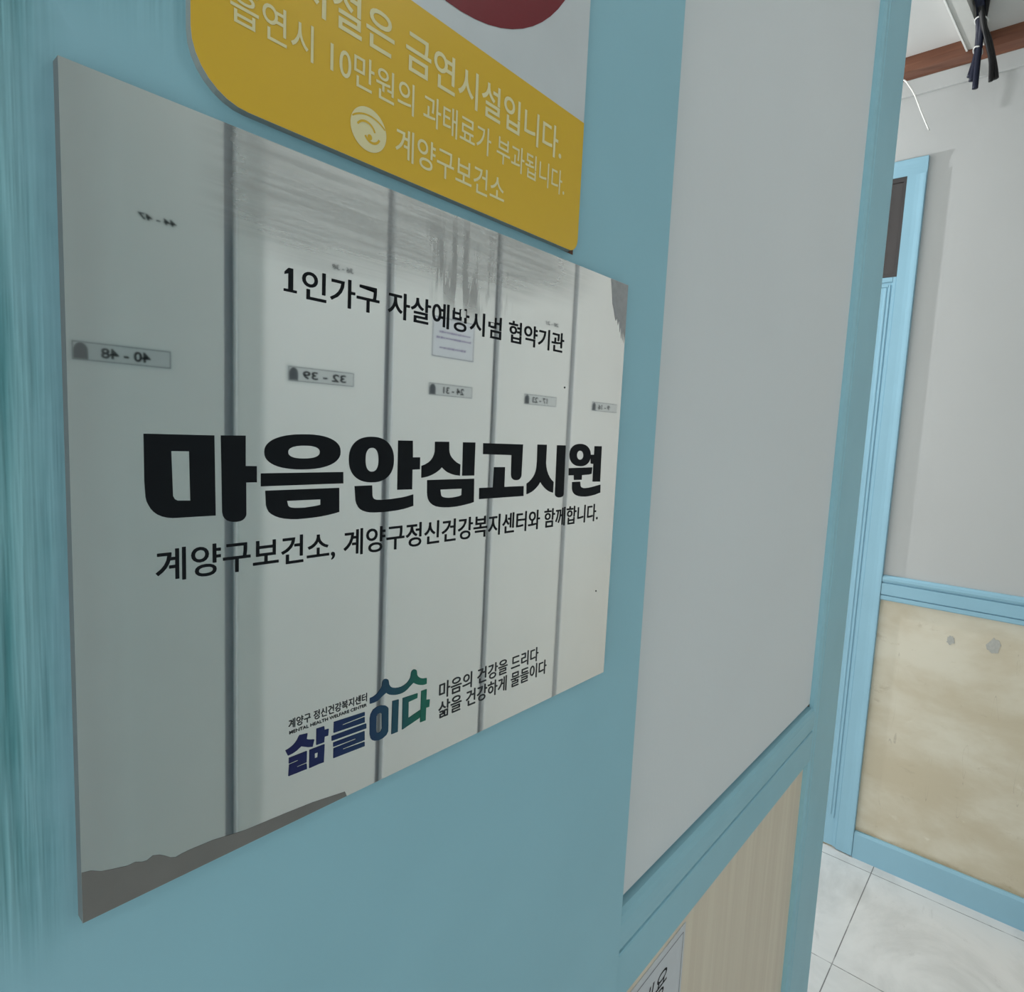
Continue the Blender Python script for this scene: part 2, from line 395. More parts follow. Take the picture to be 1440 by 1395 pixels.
  [[(0.17191,1.17071),(0.17355,1.17081),(0.17519,1.17131),(0.17651,1.17205),(0.17765,1.17307),(0.17839,1.17393),(0.17886,1.17487),(0.17902,1.17661),(0.17930,1.17725),(0.17984,1.17764),(0.18056,1.17776),(0.18134,1.17757),(0.18212,1.17717),(0.18266,1.17659),(0.18295,1.17549),(0.18316,1.17434),(0.18371,1.17331),(0.18452,1.17249),(0.18576,1.17176),(0.18719,1.17127),(0.18897,1.17093),(0.19076,1.17085),(0.19265,1.17119),(0.19435,1.17185),(0.19546,1.17277),(0.19634,1.17390),(0.19662,1.17513),(0.19681,1.17639),(0.19719,1.17718),(0.19782,1.17761),(0.19852,1.17769),(0.19922,1.17753),(0.19989,1.17720),(0.20043,1.17664),(0.20071,1.17540),(0.20086,1.17415),(0.20165,1.17309),(0.20273,1.17219),(0.20395,1.17150),(0.20517,1.17104),(0.20751,1.17069),(0.20749,1.16762),(0.20628,1.16751),(0.20483,1.16770),(0.20313,1.16819),(0.20144,1.16887),(0.19990,1.16973),(0.19855,1.17065),(0.19741,1.17007),(0.19628,1.16943),(0.19471,1.16839),(0.19313,1.16774),(0.19156,1.16743),(0.18998,1.16738),(0.18820,1.16755),(0.18642,1.16791),(0.18487,1.16838),(0.18332,1.16903),(0.18235,1.16968),(0.18155,1.17047),(0.18049,1.17013),(0.17944,1.16966),(0.17799,1.16874),(0.17654,1.16804),(0.17425,1.16775),(0.17199,1.16786)]],
 ],
}

# ------------------------------------------------------------------ materials
BLUE = (0.335, 0.605, 0.705, 1)
def blue_paint(name, streaks=False, col=BLUE):
    k = NT(name, 0.48, 0.22)
    n = k.noise(9, detail=2)
    base = k.mix(n, tuple(c * 0.94 for c in col[:3]) + (1,), tuple(c * 1.05 for c in col[:3]) + (1,))
    fine = k.noise(180, detail=2)
    if streaks:
        # vertical teal streaks left of the notice, in colour and bump
        jag = k.noise(20, vec=(1, 1, 1))
        xe = k.math('ADD', k.xyz(0), k.math('MULTIPLY', k.math('SUBTRACT', jag, 0.5), 0.03))
        mx = k.math('MAXIMUM', k.stepr(xe, 0.035, 0.062), k.math('MULTIPLY', k.math('MULTIPLY', k.stepr(xe, 0.06, 0.13), k.step(k.xyz(2), 1.412, 1.445)), 0.45))
        m = k.math('MULTIPLY', mx, k.step(k.xyz(2), 1.10, 1.165))
        s1 = k.noise(130, vec=(1, 1, 0.045), detail=3, rough=0.6)
        s2 = k.noise(420, vec=(1, 1, 0.03), detail=2)
        st = k.math('ADD', k.math('MULTIPLY', s1, 0.75), k.math('MULTIPLY', s2, 0.25))
        dark = k.mix(k.step(st, 0.36, 0.62), (0.100, 0.305, 0.335, 1), (0.27, 0.535, 0.585, 1))
        k.color(k.mix(m, base, dark))
        k.bump(k.math('MULTIPLY', m, st), 0.7, 0.004)
    else:
        k.color(base)
        k.bump(fine, 0.04, 0.001)
    return k.m
M_BLUE = blue_paint('blue_gloss_paint')
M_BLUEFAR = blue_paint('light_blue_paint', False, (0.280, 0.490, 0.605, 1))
M_BOARD = blue_paint('blue_streaked_paint', True)

def wallpaper(name, col):
    k = NT(name, 0.75, 0.25)
    n = k.noise(3, detail=2)
    w_ = k.noise(260, vec=(1, 1, 0.5), detail=2)
    k.color(k.mix(n, tuple(c * 0.96 for c in col[:3]) + (1,), tuple(c * 1.03 for c in col[:3]) + (1,)))
    k.bump(w_, 0.12, 0.001)
    return k.m
M_WALL = wallpaper('pale_grey_wallpaper', (0.785, 0.815, 0.83, 1))
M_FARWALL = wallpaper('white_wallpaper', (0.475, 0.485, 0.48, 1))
M_CEIL = wallpaper('ceiling_paper', (0.56, 0.56, 0.545, 1))

def wood_panel():
    k = NT('pale_wood_panel', 0.5, 0.3)
    g = k.noise(55, vec=(1, 1, 0.03), detail=4, rough=0.6)
    g2 = k.noise(9, vec=(1, 1, 0.05), detail=2)
    a = k.mix(k.step(g, 0.35, 0.68), (0.76, 0.655, 0.52, 1), (0.84, 0.745, 0.60, 1))
    k.color(k.mix(k.math('MULTIPLY', g2, 0.35), a, (0.74, 0.635, 0.485, 1)))
    k.bump(g, 0.06, 0.001)
    return k.m
M_PANEL = wood_panel()

def dirty_panel():
    k = NT('grubby_beige_board', 0.4, 0.35)
    n = k.noise(4.5, vec=(1, 0.7, 1.4), detail=5, rough=0.58, dist=0.15)
    n2 = k.noise(13, vec=(1, 0.8, 1.3), detail=6, rough=0.7, dist=0.3, off=(3, 1, 2))
    n3 = k.noise(60, vec=(1, 0.25, 1), detail=4, rough=0.75, off=(5, 2, 9))
    a = k.mix(k.step(n, 0.34, 0.66), (0.54, 0.475, 0.35, 1), (0.66, 0.62, 0.51, 1))
    a = k.mix(k.math('MULTIPLY', k.step(n2, 0.62, 0.76), 0.6), a, (0.76, 0.73, 0.63, 1))
    a = k.mix(k.math('MULTIPLY', k.stepr(n2, 0.28, 0.40), 0.5), a, (0.41, 0.35, 0.245, 1))
    sc = k.noise(26, vec=(1, 1.0, 0.12), detail=1, off=(1, 7, 3))
    line = k.math('LESS_THAN', k.math('ABSOLUTE', k.math('SUBTRACT', sc, 0.64)), 0.0022)
    a = k.mix(k.math('MULTIPLY', line, k.math('MULTIPLY', k.step(n2, 0.45, 0.6), 0.4)), a, (0.25, 0.21, 0.16, 1))
    a = k.mix(k.math('MULTIPLY', k.step(n3, 0.70, 0.74), 0.6), a, (0.22, 0.19, 0.15, 1))
    edge = k.math('ADD', k.xyz(2), k.math('MULTIPLY', k.math('SUBTRACT', n2, 0.5), 0.05))
    a = k.mix(k.math('MULTIPLY', k.stepr(edge, 0.085, 0.108), 0.7), a, (0.36, 0.28, 0.16, 1))
    k.color(a)
    return k.m
M_DIRTY = dirty_panel()

def floor_mat():
    k = NT('marbled_vinyl_tile', 0.28, 0.45)
    n = k.noise(2.6, detail=7, rough=0.62, dist=1.3)
    n2 = k.noise(9, detail=6, rough=0.7, dist=2.2, off=(2, 5, 0))
    a = k.mix(k.step(n, 0.32, 0.66), (0.56, 0.56, 0.545, 1), (0.74, 0.735, 0.72, 1))
    a = k.mix(k.math('MULTIPLY', k.step(n2, 0.60, 0.72), 0.45), a, (0.48, 0.475, 0.46, 1))
    def seam(axis, at, wd):
        u = k.math('SUBTRACT', k.xyz(axis), at)
        u = k.math('ABSOLUTE', k.math('SUBTRACT', k.math('FRACT', k.math('ADD', k.math('DIVIDE', u, 0.45), 0.5)), 0.5))
        return k.math('LESS_THAN', k.math('MULTIPLY', u, 0.45), wd)
    brk = k.step(k.noise(16, detail=3), 0.30, 0.48)
    s = k.math('MAXIMUM', seam(0, 2.0975, 0.0013), seam(1, 0.2845, 0.0013))
    k.color(k.mix(k.math('MULTIPLY', s, k.math('MULTIPLY_ADD', brk, 0.55, 0.4)), a, (0.16, 0.155, 0.15, 1)))
    return k.m
M_FLOOR = floor_mat()

def brown_wood():
    k = NT('brown_wood_moulding', 0.45, 0.4)
    g = k.noise(30, vec=(1, 0.06, 1), detail=4, rough=0.65)
    k.color(k.mix(k.step(g, 0.3, 0.7), (0.105, 0.040, 0.022, 1), (0.195, 0.080, 0.045, 1)))
    return k.m
M_BROWN = brown_wood()

def mirror_mat():
    """Scuffed mirror acrylic: a clear reflection with a dull grey zone and rubbed smears near the top edge."""
    k = NT('scuffed_mirror', 0.025, 0.5, 1.0)
    b = k.b
    hz = k.noise(7, detail=3)
    b.inputs['Base Color'].default_value = (0.81, 0.815, 0.80, 1)
    X, Z = k.xyz(0), k.xyz(2)
    # local frame: x from the notice's left edge, z from its bottom edge
    streak = k.noise(420, vec=(0.035, 1, 1.0), detail=3, rough=0.6)
    arc = k.math('ADD', Z, k.math('MULTIPLY', k.math('SUBTRACT', hz, 0.5), 0.05))
    arc = k.math('SUBTRACT', arc, k.math('MULTIPLY', k.math('MAXIMUM', k.math('SUBTRACT', X, 0.195), 0.0), 0.30))
    top = k.math('MULTIPLY', k.step(arc, 0.226, 0.252), k.stepr(X, 0.225, 0.30))
    top = k.math('MULTIPLY', top, k.step(X, 0.035, 0.062))
    haze = k.math('MULTIPLY', top, k.math('MULTIPLY_ADD', k.step(streak, 0.35, 0.65), 0.22, 0.48))  # greyer zone towards the top edge, finely streaked
    smear_n = k.noise(140, vec=(1, 1, 0.13), detail=3, rough=0.6, off=(0.3, 0, 0.1))
    ex = k.math('DIVIDE', k.math('SUBTRACT', X, 0.172), 0.042)
    ez = k.math('DIVIDE', k.math('SUBTRACT', Z, 0.256), 0.030)
    rad = k.math('SQRT', k.math('ADD', k.math('MULTIPLY', ex, ex), k.math('MULTIPLY', ez, ez)))
    smear = k.math('MULTIPLY', k.math('MULTIPLY', k.stepr(rad, 0.45, 1.1), k.step(smear_n, 0.44, 0.60)), 0.75)
    dirt_l = k.math('MULTIPLY', k.stepr(k.math('ADD', X, k.math('MULTIPLY', hz, 0.012)), 0.008, 0.022), 0.25)
    m = k.math('MAXIMUM', k.math('MAXIMUM', haze, smear), dirt_l)
    grey = k.mix(k.step(smear, 0.1, 0.5), (0.36, 0.365, 0.355, 1), (0.25, 0.25, 0.245, 1))
    dif = k.n.new('ShaderNodeBsdfDiffuse')
    k.link(grey, dif.inputs[0])
    fl = k.noise(60, vec=(1, 1, 1), detail=2)
    mx = k.n.new('ShaderNodeMixShader')
    k.link(m, mx.inputs[0])
    k.link(b.outputs[0], mx.inputs[1])
    k.link(dif.outputs[0], mx.inputs[2])
    out = k.n['Material Output']
    k.link(mx.outputs[0], out.inputs[0])
    return k.m
M_MIRROR = mirror_mat()
M_SIGN_EDGE = plain('acrylic_edge', (0.17, 0.18, 0.18, 1), 0.4)
M_INK = plain('black_ink', (0.008, 0.010, 0.0125, 1), 0.55, 0.12)
M_INK2 = plain('dark_grey_ink', (0.028, 0.032, 0.036, 1), 0.5, 0.25)

def logo_ink():
    k = NT('navy_to_green_ink', 0.45, 0.25)
    r = k.n.new('ShaderNodeValToRGB')
    k.link(k.step(k.xyz(0), 0.0, 1.0), r.inputs[0])
    k.t.links.remove(r.inputs[0].links[0])
    k.link(k.math('DIVIDE', k.math('SUBTRACT', k.xyz(0), 0.070), 0.090), r.inputs[0])
    e = r.color_ramp.elements
    e[0].position, e[0].color = 0.0, (0.014, 0.014, 0.085, 1)
    e[1].position, e[1].color = 1.0, (0.014, 0.150, 0.105, 1)
    for p, c in ((0.30, (0.012, 0.026, 0.105, 1)), (0.55, (0.016, 0.050, 0.115, 1)), (0.72, (0.018, 0.085, 0.115, 1)), (0.84, (0.014, 0.14, 0.10, 1))):
        q = e.new(p)
        q.color = c
    k.color(r.outputs[0])
    return k.m
M_LOGO = logo_ink()
M_YELLOW = plain('yellow_print', (0.78, 0.49, 0.035, 1), 0.35, 0.4, var=0.06, scale=6)
M_WHITE = plain('white_plastic', (0.66, 0.70, 0.72, 1), 0.35, 0.4)
M_RED = plain('red_print', (0.20, 0.012, 0.020, 1), 0.35, 0.4)
M_CREAM = plain('cream_print', (0.84, 0.76, 0.44, 1), 0.45, 0.3)
M_GREYEDGE = plain('grey_sign_edge', (0.30, 0.34, 0.33, 1), 0.5)
M_RUST = plain('rusty_brown_edge', (0.14, 0.055, 0.03, 1), 0.6)
M_WEDGE = plain('dark_grey_wedge', (0.20, 0.195, 0.185, 1), 0.6, 0.2, var=0.12, scale=60)  # dark dull grey of the wedge at the notice's bottom edge
M_RESLIGHT = plain('grey_residue', (0.38, 0.385, 0.39, 1), 0.6, 0.2, var=0.2, scale=220)
M_PAPER = plain('white_paper', (0.68, 0.70, 0.73, 1), 0.7, 0.2)
M_LOCKER = plain('white_steel', (0.77, 0.775, 0.745, 1), 0.45, 0.35, var=0.03, scale=5)
M_LOCKGAP = plain('grey_steel', (0.46, 0.475, 0.51, 1), 0.5, 0.3)
M_EDGELIGHT = plain('painted_edge_highlight', (0.90, 0.91, 0.91, 1), 0.3, 0.5)  # near-white colour stands in for light caught on the door edges
M_PLINTH = plain('dark_grey_plinth', (0.36, 0.36, 0.35, 1), 0.6, 0.3)
M_LABEL = plain('label_paper', (0.62, 0.64, 0.63, 1), 0.6, 0.2)
M_LABEL_EDGE = plain('label_margin', (0.74, 0.76, 0.74, 1), 0.6, 0.2)
M_ICON = plain('grey_icon_ink', (0.09, 0.10, 0.11, 1), 0.6, 0.2, var=0.3, scale=300)
M_PURPLE = plain('faded_purple_ink', (0.30, 0.26, 0.40, 1), 0.6, 0.2)
M_NAVY = plain('navy_cable', (0.008, 0.011, 0.028, 1), 0.45, 0.3)
M_BLACKCABLE = plain('black_cable', (0.006, 0.006, 0.007, 1), 0.45, 0.3)
M_TIE = plain('clear_tie', (0.6, 0.6, 0.58, 1), 0.25, 0.5)
M_DUCT = plain('white_duct', (0.60, 0.60, 0.57, 1), 0.45, 0.3)
M_DUCTLIT = plain('duct_painted_lit_edge', (0.80, 0.80, 0.77, 1), 0.4, 0.3)  # paler copy of the duct colour, paints its lit left edge
M_WIRE = plain('white_wire', (0.72, 0.72, 0.69, 1), 0.4, 0.4)
M_DARKWOOD = plain('dark_transom_frame', (0.05, 0.045, 0.045, 1), 0.5)
M_PATCH = plain('grey_filler', (0.43, 0.43, 0.40, 1), 0.8, 0.2, var=0.2, scale=120)
M_LAMP = plain('lamp_housing', (0.75, 0.75, 0.75, 1), 0.4)

def glass_mat():
    k = NT('dark_transom_glass', 0.12, 0.5)
    n = k.noise(14, vec=(1, 1, 0.12), detail=3)
    k.color(k.mix(n, (0.028, 0.024, 0.024, 1), (0.085, 0.078, 0.078, 1)))
    return k.m
M_GLASS = glass_mat()

def glow(name, col, s):
    k = NT(name, 0.4)
    k.color(col)
    k.b.inputs['Emission Color'].default_value = col
    k.b.inputs['Emission Strength'].default_value = s
    return k.m
M_GLOW = glow('lit_diffuser', (1, 0.98, 0.95, 1), 1.5)

# ------------------------------------------------------------------ the setting
XF = 2.15              # far wall
CEIL = 2.412
struct('floor', boxes((-1.6, XF + 0.1, -1.3, 2.6, -0.06, 0.0)), M_FLOOR)
struct('ceiling', boxes((-1.6, XF + 0.1, -1.3, 2.6, CEIL, CEIL + 0.06)), M_CEIL)
struct('wall_left', boxes((-1.6, 1.165, 0.249, 0.349, 0.890, CEIL)), M_WALL)
struct('wall_left_lower', boxes((-1.6, 1.165, 0.249, 0.349, 0.0, 0.80), (-1.6, 1.165, 0.275, 0.349, 0.80, 0.890)), M_PANEL)
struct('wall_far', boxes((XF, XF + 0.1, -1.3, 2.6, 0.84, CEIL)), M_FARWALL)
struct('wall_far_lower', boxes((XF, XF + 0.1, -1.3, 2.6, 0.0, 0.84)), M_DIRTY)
struct('wall_end_added', boxes((1.065, XF + 0.1, 2.6, 2.7, 0.0, CEIL)), M_FARWALL)  # unseen wall, added to keep world light off the far wall
struct('wall_back', boxes((-1.6, XF + 0.1, -1.4, -1.3, 0.0, CEIL)), M_WALL)

# blue board that carries the notices, the corner post, the rails
bm = boxes((-1.6, 0.4440, 0.2372, 0.249, 0.0, CEIL))
struct('trim_1', bm, M_BOARD, label='wide flat blue painted board behind the mirrored notice')
bm = bmesh.new()
prism(bm, [(1.036, 0.2490), (1.036, 0.2425), (1.042, 0.2400), (1.050, 0.2395), (1.053, 0.2412), (1.056, 0.2395), (1.184, 0.2395), (1.188, 0.241), (1.190, 0.244), (1.190, 0.356), (1.165, 0.356), (1.165, 0.2490)], 'z', 0.0, CEIL)
struct('trim_2', bm, M_BLUE, label='blue corner post at the end of the near wall')
bm = bmesh.new()
prism(bm, [(0.249, 0.797), (0.2412, 0.797), (0.2400, 0.799), (0.2400, 0.8455), (0.2408, 0.8470), (0.2450, 0.8480), (0.2450, 0.8500), (0.2405, 0.8510), (0.2396, 0.8560), (0.2392, 0.8680), (0.2396, 0.8760), (0.2415, 0.8820), (0.2450, 0.8848), (0.249, 0.8850), (0.262, 0.8850), (0.262, 0.8050), (0.249, 0.8050)], 'x', 0.4462, 1.036)
struct('trim_3', bm, M_BLUE, label='blue moulded rail on the near grey wall')
bm = bmesh.new()
prism(bm, [(XF, 0.842), (XF - 0.010, 0.842), (XF - 0.012, 0.845), (XF - 0.012, 0.856), (XF - 0.007, 0.8568), (XF - 0.007, 0.8592), (XF - 0.013, 0.860), (XF - 0.013, 0.8935), (XF - 0.007, 0.8945), (XF - 0.007, 0.8970), (XF - 0.012, 0.8985), (XF - 0.014, 0.905), (XF - 0.013, 0.912), (XF - 0.008, 0.9175), (XF, 0.918)], 'y', -1.3, 0.347)
struct('trim_4', bm, M_BLUEFAR, label='blue moulded rail on the far wall')
bm = bmesh.new()
prism(bm, [(XF, 0.0), (XF - 0.012, 0.0), (XF - 0.012, 0.080), (XF - 0.007, 0.088), (XF, 0.088)], 'y', -1.3, 0.347)
struct('baseboard_far', bm, M_BLUEFAR)
bm = bmesh.new()
prism(bm, [(XF, 2.352), (XF - 0.012, 2.352), (XF - 0.016, 2.356), (XF - 0.021, 2.372), (XF - 0.023, 2.390), (XF - 0.022, CEIL), (XF, CEIL)], 'y', -1.3, 2.6)
struct('trim_5', bm, M_BROWN, label='brown wooden moulding along the top of the far wall')
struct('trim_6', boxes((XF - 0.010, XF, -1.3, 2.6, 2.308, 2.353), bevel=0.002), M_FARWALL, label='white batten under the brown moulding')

# filler patches on the grubby board
for cy, cz, r in ((0.1632, 0.760, 0.0125), (0.0651, 0.768, 0.0200)):
    pts = []
    for i in range(22):
        a = 2 * math.pi * i / 22
        q = r * random.uniform(0.72, 1.12)
        pts.append((cy + q * math.cos(a) * 0.85, cz + q * math.sin(a) * 1.15))
    bm = bmesh.new()
    prism(bm, pts, 'x', XF - 0.001, XF + 0.002)
    o = struct('trim_7', bm, M_PATCH, label='small grey filler patch on the beige board')

# far door: frame, transom, leaf
door = bpy.data.objects.new('door_1', None)
door.location = (XF, 0.80, 0.0)
C.objects.link(door)
door['kind'] = 'structure'
door['label'] = 'pale blue panelled door with dark transom glass round the corner'
def jamb_prof(y0, y1):
    s = 1 if y1 > y0 else -1
    return [(XF, y0), (XF - 0.0125, y0), (XF - 0.0140, y0 + s * 0.0015), (XF - 0.0140, y0 + s * 0.006), (XF - 0.0125, y0 + s * 0.016), (XF - 0.0118, y0 + s * 0.026), (XF - 0.0115, y1), (XF, y1)]
bm = bmesh.new()
prism(bm, jamb_prof(0.348, 0.396), 'z', 0.004, 2.085)
to_obj('frame', bm, M_BLUEFAR, door)
bm = bmesh.new()
prism(bm, jamb_prof(1.252, 1.204), 'z', 0.004, 2.085)
to_obj('frame', bm, M_BLUEFAR, door)
bm = bmesh.new()
h0, h1 = 2.131, 2.085
prism(bm, [(XF, h0), (XF - 0.0125, h0), (XF - 0.0140, h0 - 0.0015), (XF - 0.0140, h0 - 0.006), (XF - 0.0125, h0 - 0.016), (XF - 0.0118, h0 - 0.026), (XF - 0.0115, h1), (XF, h1)], 'y', 0.348, 1.252)
to_obj('frame', bm, M_BLUEFAR, door)
tr = to_obj('transom', boxes((XF - 0.009, XF, 0.396, 0.404, 1.804, 2.085), (XF - 0.009, XF, 1.196, 1.204, 1.804, 2.085), (XF - 0.009, XF, 0.404, 1.196, 1.804, 1.812), (XF - 0.009, XF, 0.404, 1.196, 2.072, 2.085)), M_DARKWOOD, door)
to_obj('pane', boxes((XF - 0.004, XF, 0.404, 1.196, 1.812, 2.072)), M_GLASS, tr)
bm = boxes((XF - 0.005, XF, 0.396, 1.204, 0.006, 1.804))
box(bm, XF - 0.009, XF - 0.0049, 0.3965, 0.405, 0.006, 1.8035, bevel=0.001)
box(bm, XF - 0.009, XF - 0.0049, 1.195, 1.2035, 0.006, 1.8035, bevel=0.001)
box(bm, XF - 0.009, XF - 0.0049, 0.4055, 1.1945, 1.790, 1.8035, bevel=0.001)
box(bm, XF - 0.008, XF - 0.0049, 0.4095, 0.4145, 0.10, 1.782, bevel=0.001)
box(bm, XF - 0.007, XF - 0.0049, 0.419, 0.425, 0.11, 1.774, bevel=0.001)
box(bm, XF - 0.008, XF - 0.0049, 0.4150, 1.1850, 1.776, 1.782, bevel=0.001)
leaf = to_obj('door_leaf', bm, M_BLUEFAR, door)
bm = bmesh.new()
bmesh.ops.create_uvsphere(bm, u_segments=20, v_segments=12, radius=0.026)
bmesh.ops.translate(bm, verts=bm.verts, vec=(XF - 0.045, 1.14, 0.95))
tube(bm, [(XF - 0.004, 1.14, 0.95), (XF - 0.02, 1.14, 0.95), (XF - 0.03, 1.14, 0.95)], 0.010)
to_obj('door_knob', bm, M_TIE, leaf, True)

# ------------------------------------------------------------------ mirrored notice
Y0 = 0.232
X0, X1, Z0, Z1 = 0.0552, 0.3808, 1.1265, 1.4037
YB = 0.2372               # face of the blue board
sign = thing('mirror_notice', 'large mirrored notice board with black Korean lettering on the blue board', 'sign', (X0, YB, Z0))
bm = boxes((X0, X1, Y0, YB, Z0, Z1))
panel = to_obj('mirror_panel', bm, M_MIRROR, sign)
panel.data.materials.append(M_SIGN_EDGE)
for p in panel.data.polygons:
    if p.normal.y > -0.9:
        p.material_index = 1
YI = Y0 - 0.0002
def glyphs(key):
    out = []
    for loops in GLYPHS[key]:
        out.append(curve_mesh(loops))
    return out
o = wall_print('title_lettering', glyphs('title'), YI, M_INK, sign)
head = line_text('인가구 자살예방시범 협약기관', 0.1345, 0.3104, 1.3487, 1.3607, offset=0.012)
head = cut_out(head, [(0.2223, 0.2262, 1.3562, 1.3597), (0.2156, 0.2173, 1.3586, 1.3600), (0.2318, 0.2339, 1.3510, 1.3527), (0.2412, 0.2478, 1.3572, 1.3605), (0.2422, 0.2447, 1.3492, 1.3545)])
one = curve_mesh([[(0.1286, 1.3594), (0.1306, 1.3594), (0.1306, 1.3513), (0.1322, 1.3513), (0.1322, 1.3503), (0.1267, 1.3503), (0.1267, 1.3513), (0.1286, 1.3513), (0.1286, 1.3573), (0.1270, 1.3567), (0.1270, 1.3577)]])
wall_print('headline_lettering', [one, head], YI, M_INK, sign)
wall_print('subtitle_lettering', [line_text('계양구보건소, 계양구정신건강복지센터와 함께합니다.', 0.0795, 0.3600, 1.2405, 1.2532, offset=0.010)], YI, M_INK, sign)
wall_print('slogan_lettering', [line_text('마음의 건강을 드리다', 0.2166, 0.3010, 1.1560, 1.1652, offset=0.008),
                                line_text('삶을 건강하게 물들이다', 0.2166, 0.3102, 1.1452, 1.1546, offset=0.008)], YI, M_INK2, sign)
lg = wall_print('logo', glyphs('logo'), YI, M_LOGO, sign)
wall_print('small_lettering', [line_text('계양구 정신건강복지센터', 0.1303, 0.1702, 1.1697, 1.1739, offset=0.006),
                               line_text('MENTAL HEALTH WELFARE CENTER', 0.1307, 0.1702, 1.1672, 1.1687, offset=0.01)], YI, M_INK2, sign)
# dull adhesive residue top right, darker ragged wedge along the bottom edge
for sx, sz in ((0.3636, 1.1906), (0.3136, 1.3284)):
    wall_print('speck', [curve_mesh([ring(sx, sz, 0.0006, 0.0006, 10)])], YI, M_INK2, sign)
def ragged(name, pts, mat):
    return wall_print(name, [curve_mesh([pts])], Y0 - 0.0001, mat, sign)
pts = [(0.3586, 1.4036), (0.3807, 1.4036), (0.3807, 1.3660), (0.3800, 1.3720), (0.3793, 1.3635), (0.3785, 1.3740), (0.3777, 1.3650), (0.3768, 1.3725), (0.3757, 1.3665), (0.3745, 1.3750), (0.3733, 1.3705), (0.3720, 1.3790), (0.3705, 1.3750), (0.3692, 1.3800), (0.3675, 1.3775), (0.3660, 1.3800), (0.3640, 1.3850), (0.3622, 1.3880), (0.3606, 1.3960)]
ragged('ragged_patch', pts, M_RESLIGHT)
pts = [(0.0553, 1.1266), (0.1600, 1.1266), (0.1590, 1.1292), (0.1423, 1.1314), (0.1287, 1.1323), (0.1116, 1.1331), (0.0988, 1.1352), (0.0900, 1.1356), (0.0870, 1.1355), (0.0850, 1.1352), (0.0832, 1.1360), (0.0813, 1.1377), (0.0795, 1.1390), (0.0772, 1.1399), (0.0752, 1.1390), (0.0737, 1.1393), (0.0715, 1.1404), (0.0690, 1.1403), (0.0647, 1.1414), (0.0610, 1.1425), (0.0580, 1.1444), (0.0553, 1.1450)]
ragged('ragged_patch', pts, M_WEDGE)  # darker wedge, widest at the left, along the bottom edge

# ------------------------------------------------------------------ no-smoking sign
NX0, NX1, NZ0, NZ1 = 0.0932, 0.3206, 1.4110, 1.7400
ns = thing('no_smoking_sign', 'white and yellow Korean no-smoking sign with red ring above the mirrored notice', 'sign', ((NX0 + NX1) / 2, YB, NZ0))
bm = bmesh.new()
prism(bm, rrect(NX0, NX1, NZ0, NZ1, 0.02, rs=(0.020, 0.008, 0.012, 0.02)), 'y', 0.2335, YB)
pl = to_obj('sign_plate', bm, M_WHITE, ns)
pl.data.materials.append(M_GREYEDGE)
for p in pl.data.polygons:
    if abs(p.normal.y) < 0.5:
        p.material_index = 1
YS = 0.2333
ye = [p for p in rrect(NX0, NX1, NZ0, 1.4869, 0.02, rs=(0.020, 0.008, 0.0001, 0.0001))]
wall_print('yellow_band', [curve_mesh([ye])], YS, M_YELLOW, ns)
wall_print('red_ring', [curve_mesh([ring(0.2073, 1.605, 0.108, 0.108, 72), ring(0.2073, 1.605, 0.078, 0.078, 64)]),
                        curve_mesh([[(0.1440, 1.654), (0.1583, 1.668), (0.2706, 1.556), (0.2563, 1.542)]])], YS, M_RED, ns)
wall_print('cigarette_picture', [curve_mesh([[(0.150, 1.590), (0.205, 1.590), (0.205, 1.602), (0.150, 1.602)]]), curve_mesh([[(0.228, 1.602), (0.262, 1.602), (0.262, 1.590), (0.240, 1.590)]])], YS, M_INK2, ns)
YT = 0.2331
wall_print('cream_lettering', [line_text('이 시설은 금연시설입니다.', 0.1105, 0.2995, 1.4575, 1.4748, offset=0.012),
                               line_text('흡연시 10만원의 과태료가 부과됩니다.', 0.1065, 0.3042, 1.4392, 1.4528, offset=0.006),
                               line_text('계양구보건소', 0.1797, 0.2520, 1.4190, 1.4325, offset=0.007)], YT, M_CREAM, ns)
em = [curve_mesh([ring(0.1655, 1.4247, 0.0092, 0.0088)])]
emblem = wall_print('round_emblem', em, YT, M_CREAM, ns)
def arc_band(cx, cz, r, a0, a1, t, k=14):
    o_ = [(cx + (r + t) * math.cos(a0 + (a1 - a0) * i / k), cz + (r + t) * math.sin(a0 + (a1 - a0) * i / k)) for i in range(k + 1)]
    i_ = [(cx + r * math.cos(a1 - (a1 - a0) * i / k), cz + r * math.sin(a1 - (a1 - a0) * i / k)) for i in range(k + 1)]
    return curve_mesh([o_ + i_])
wall_print('emblem_marks', [arc_band(0.1655, 1.4170, 0.0130, 0.9, 2.25, 0.0007), arc_band(0.1640, 1.4225, 0.0045, 0.4, 2.6, 0.0009), arc_band(0.1672, 1.4240, 0.0036, -2.6, -0.4, 0.0010),
                           curve_mesh([ring(0.1660, 1.4218, 0.0012, 0.0012, 14)])], YT - 0.0001, M_YELLOW, emblem)
wall_print('rust_mark', [curve_mesh([[(0.3122, 1.4108), (0.3160, 1.4113), (0.3190, 1.4132), (0.3203, 1.4165), (0.3203, 1.4850), (0.3213, 1.4850), (0.3213, 1.4106)]])], 0.2370, M_RUST, ns)

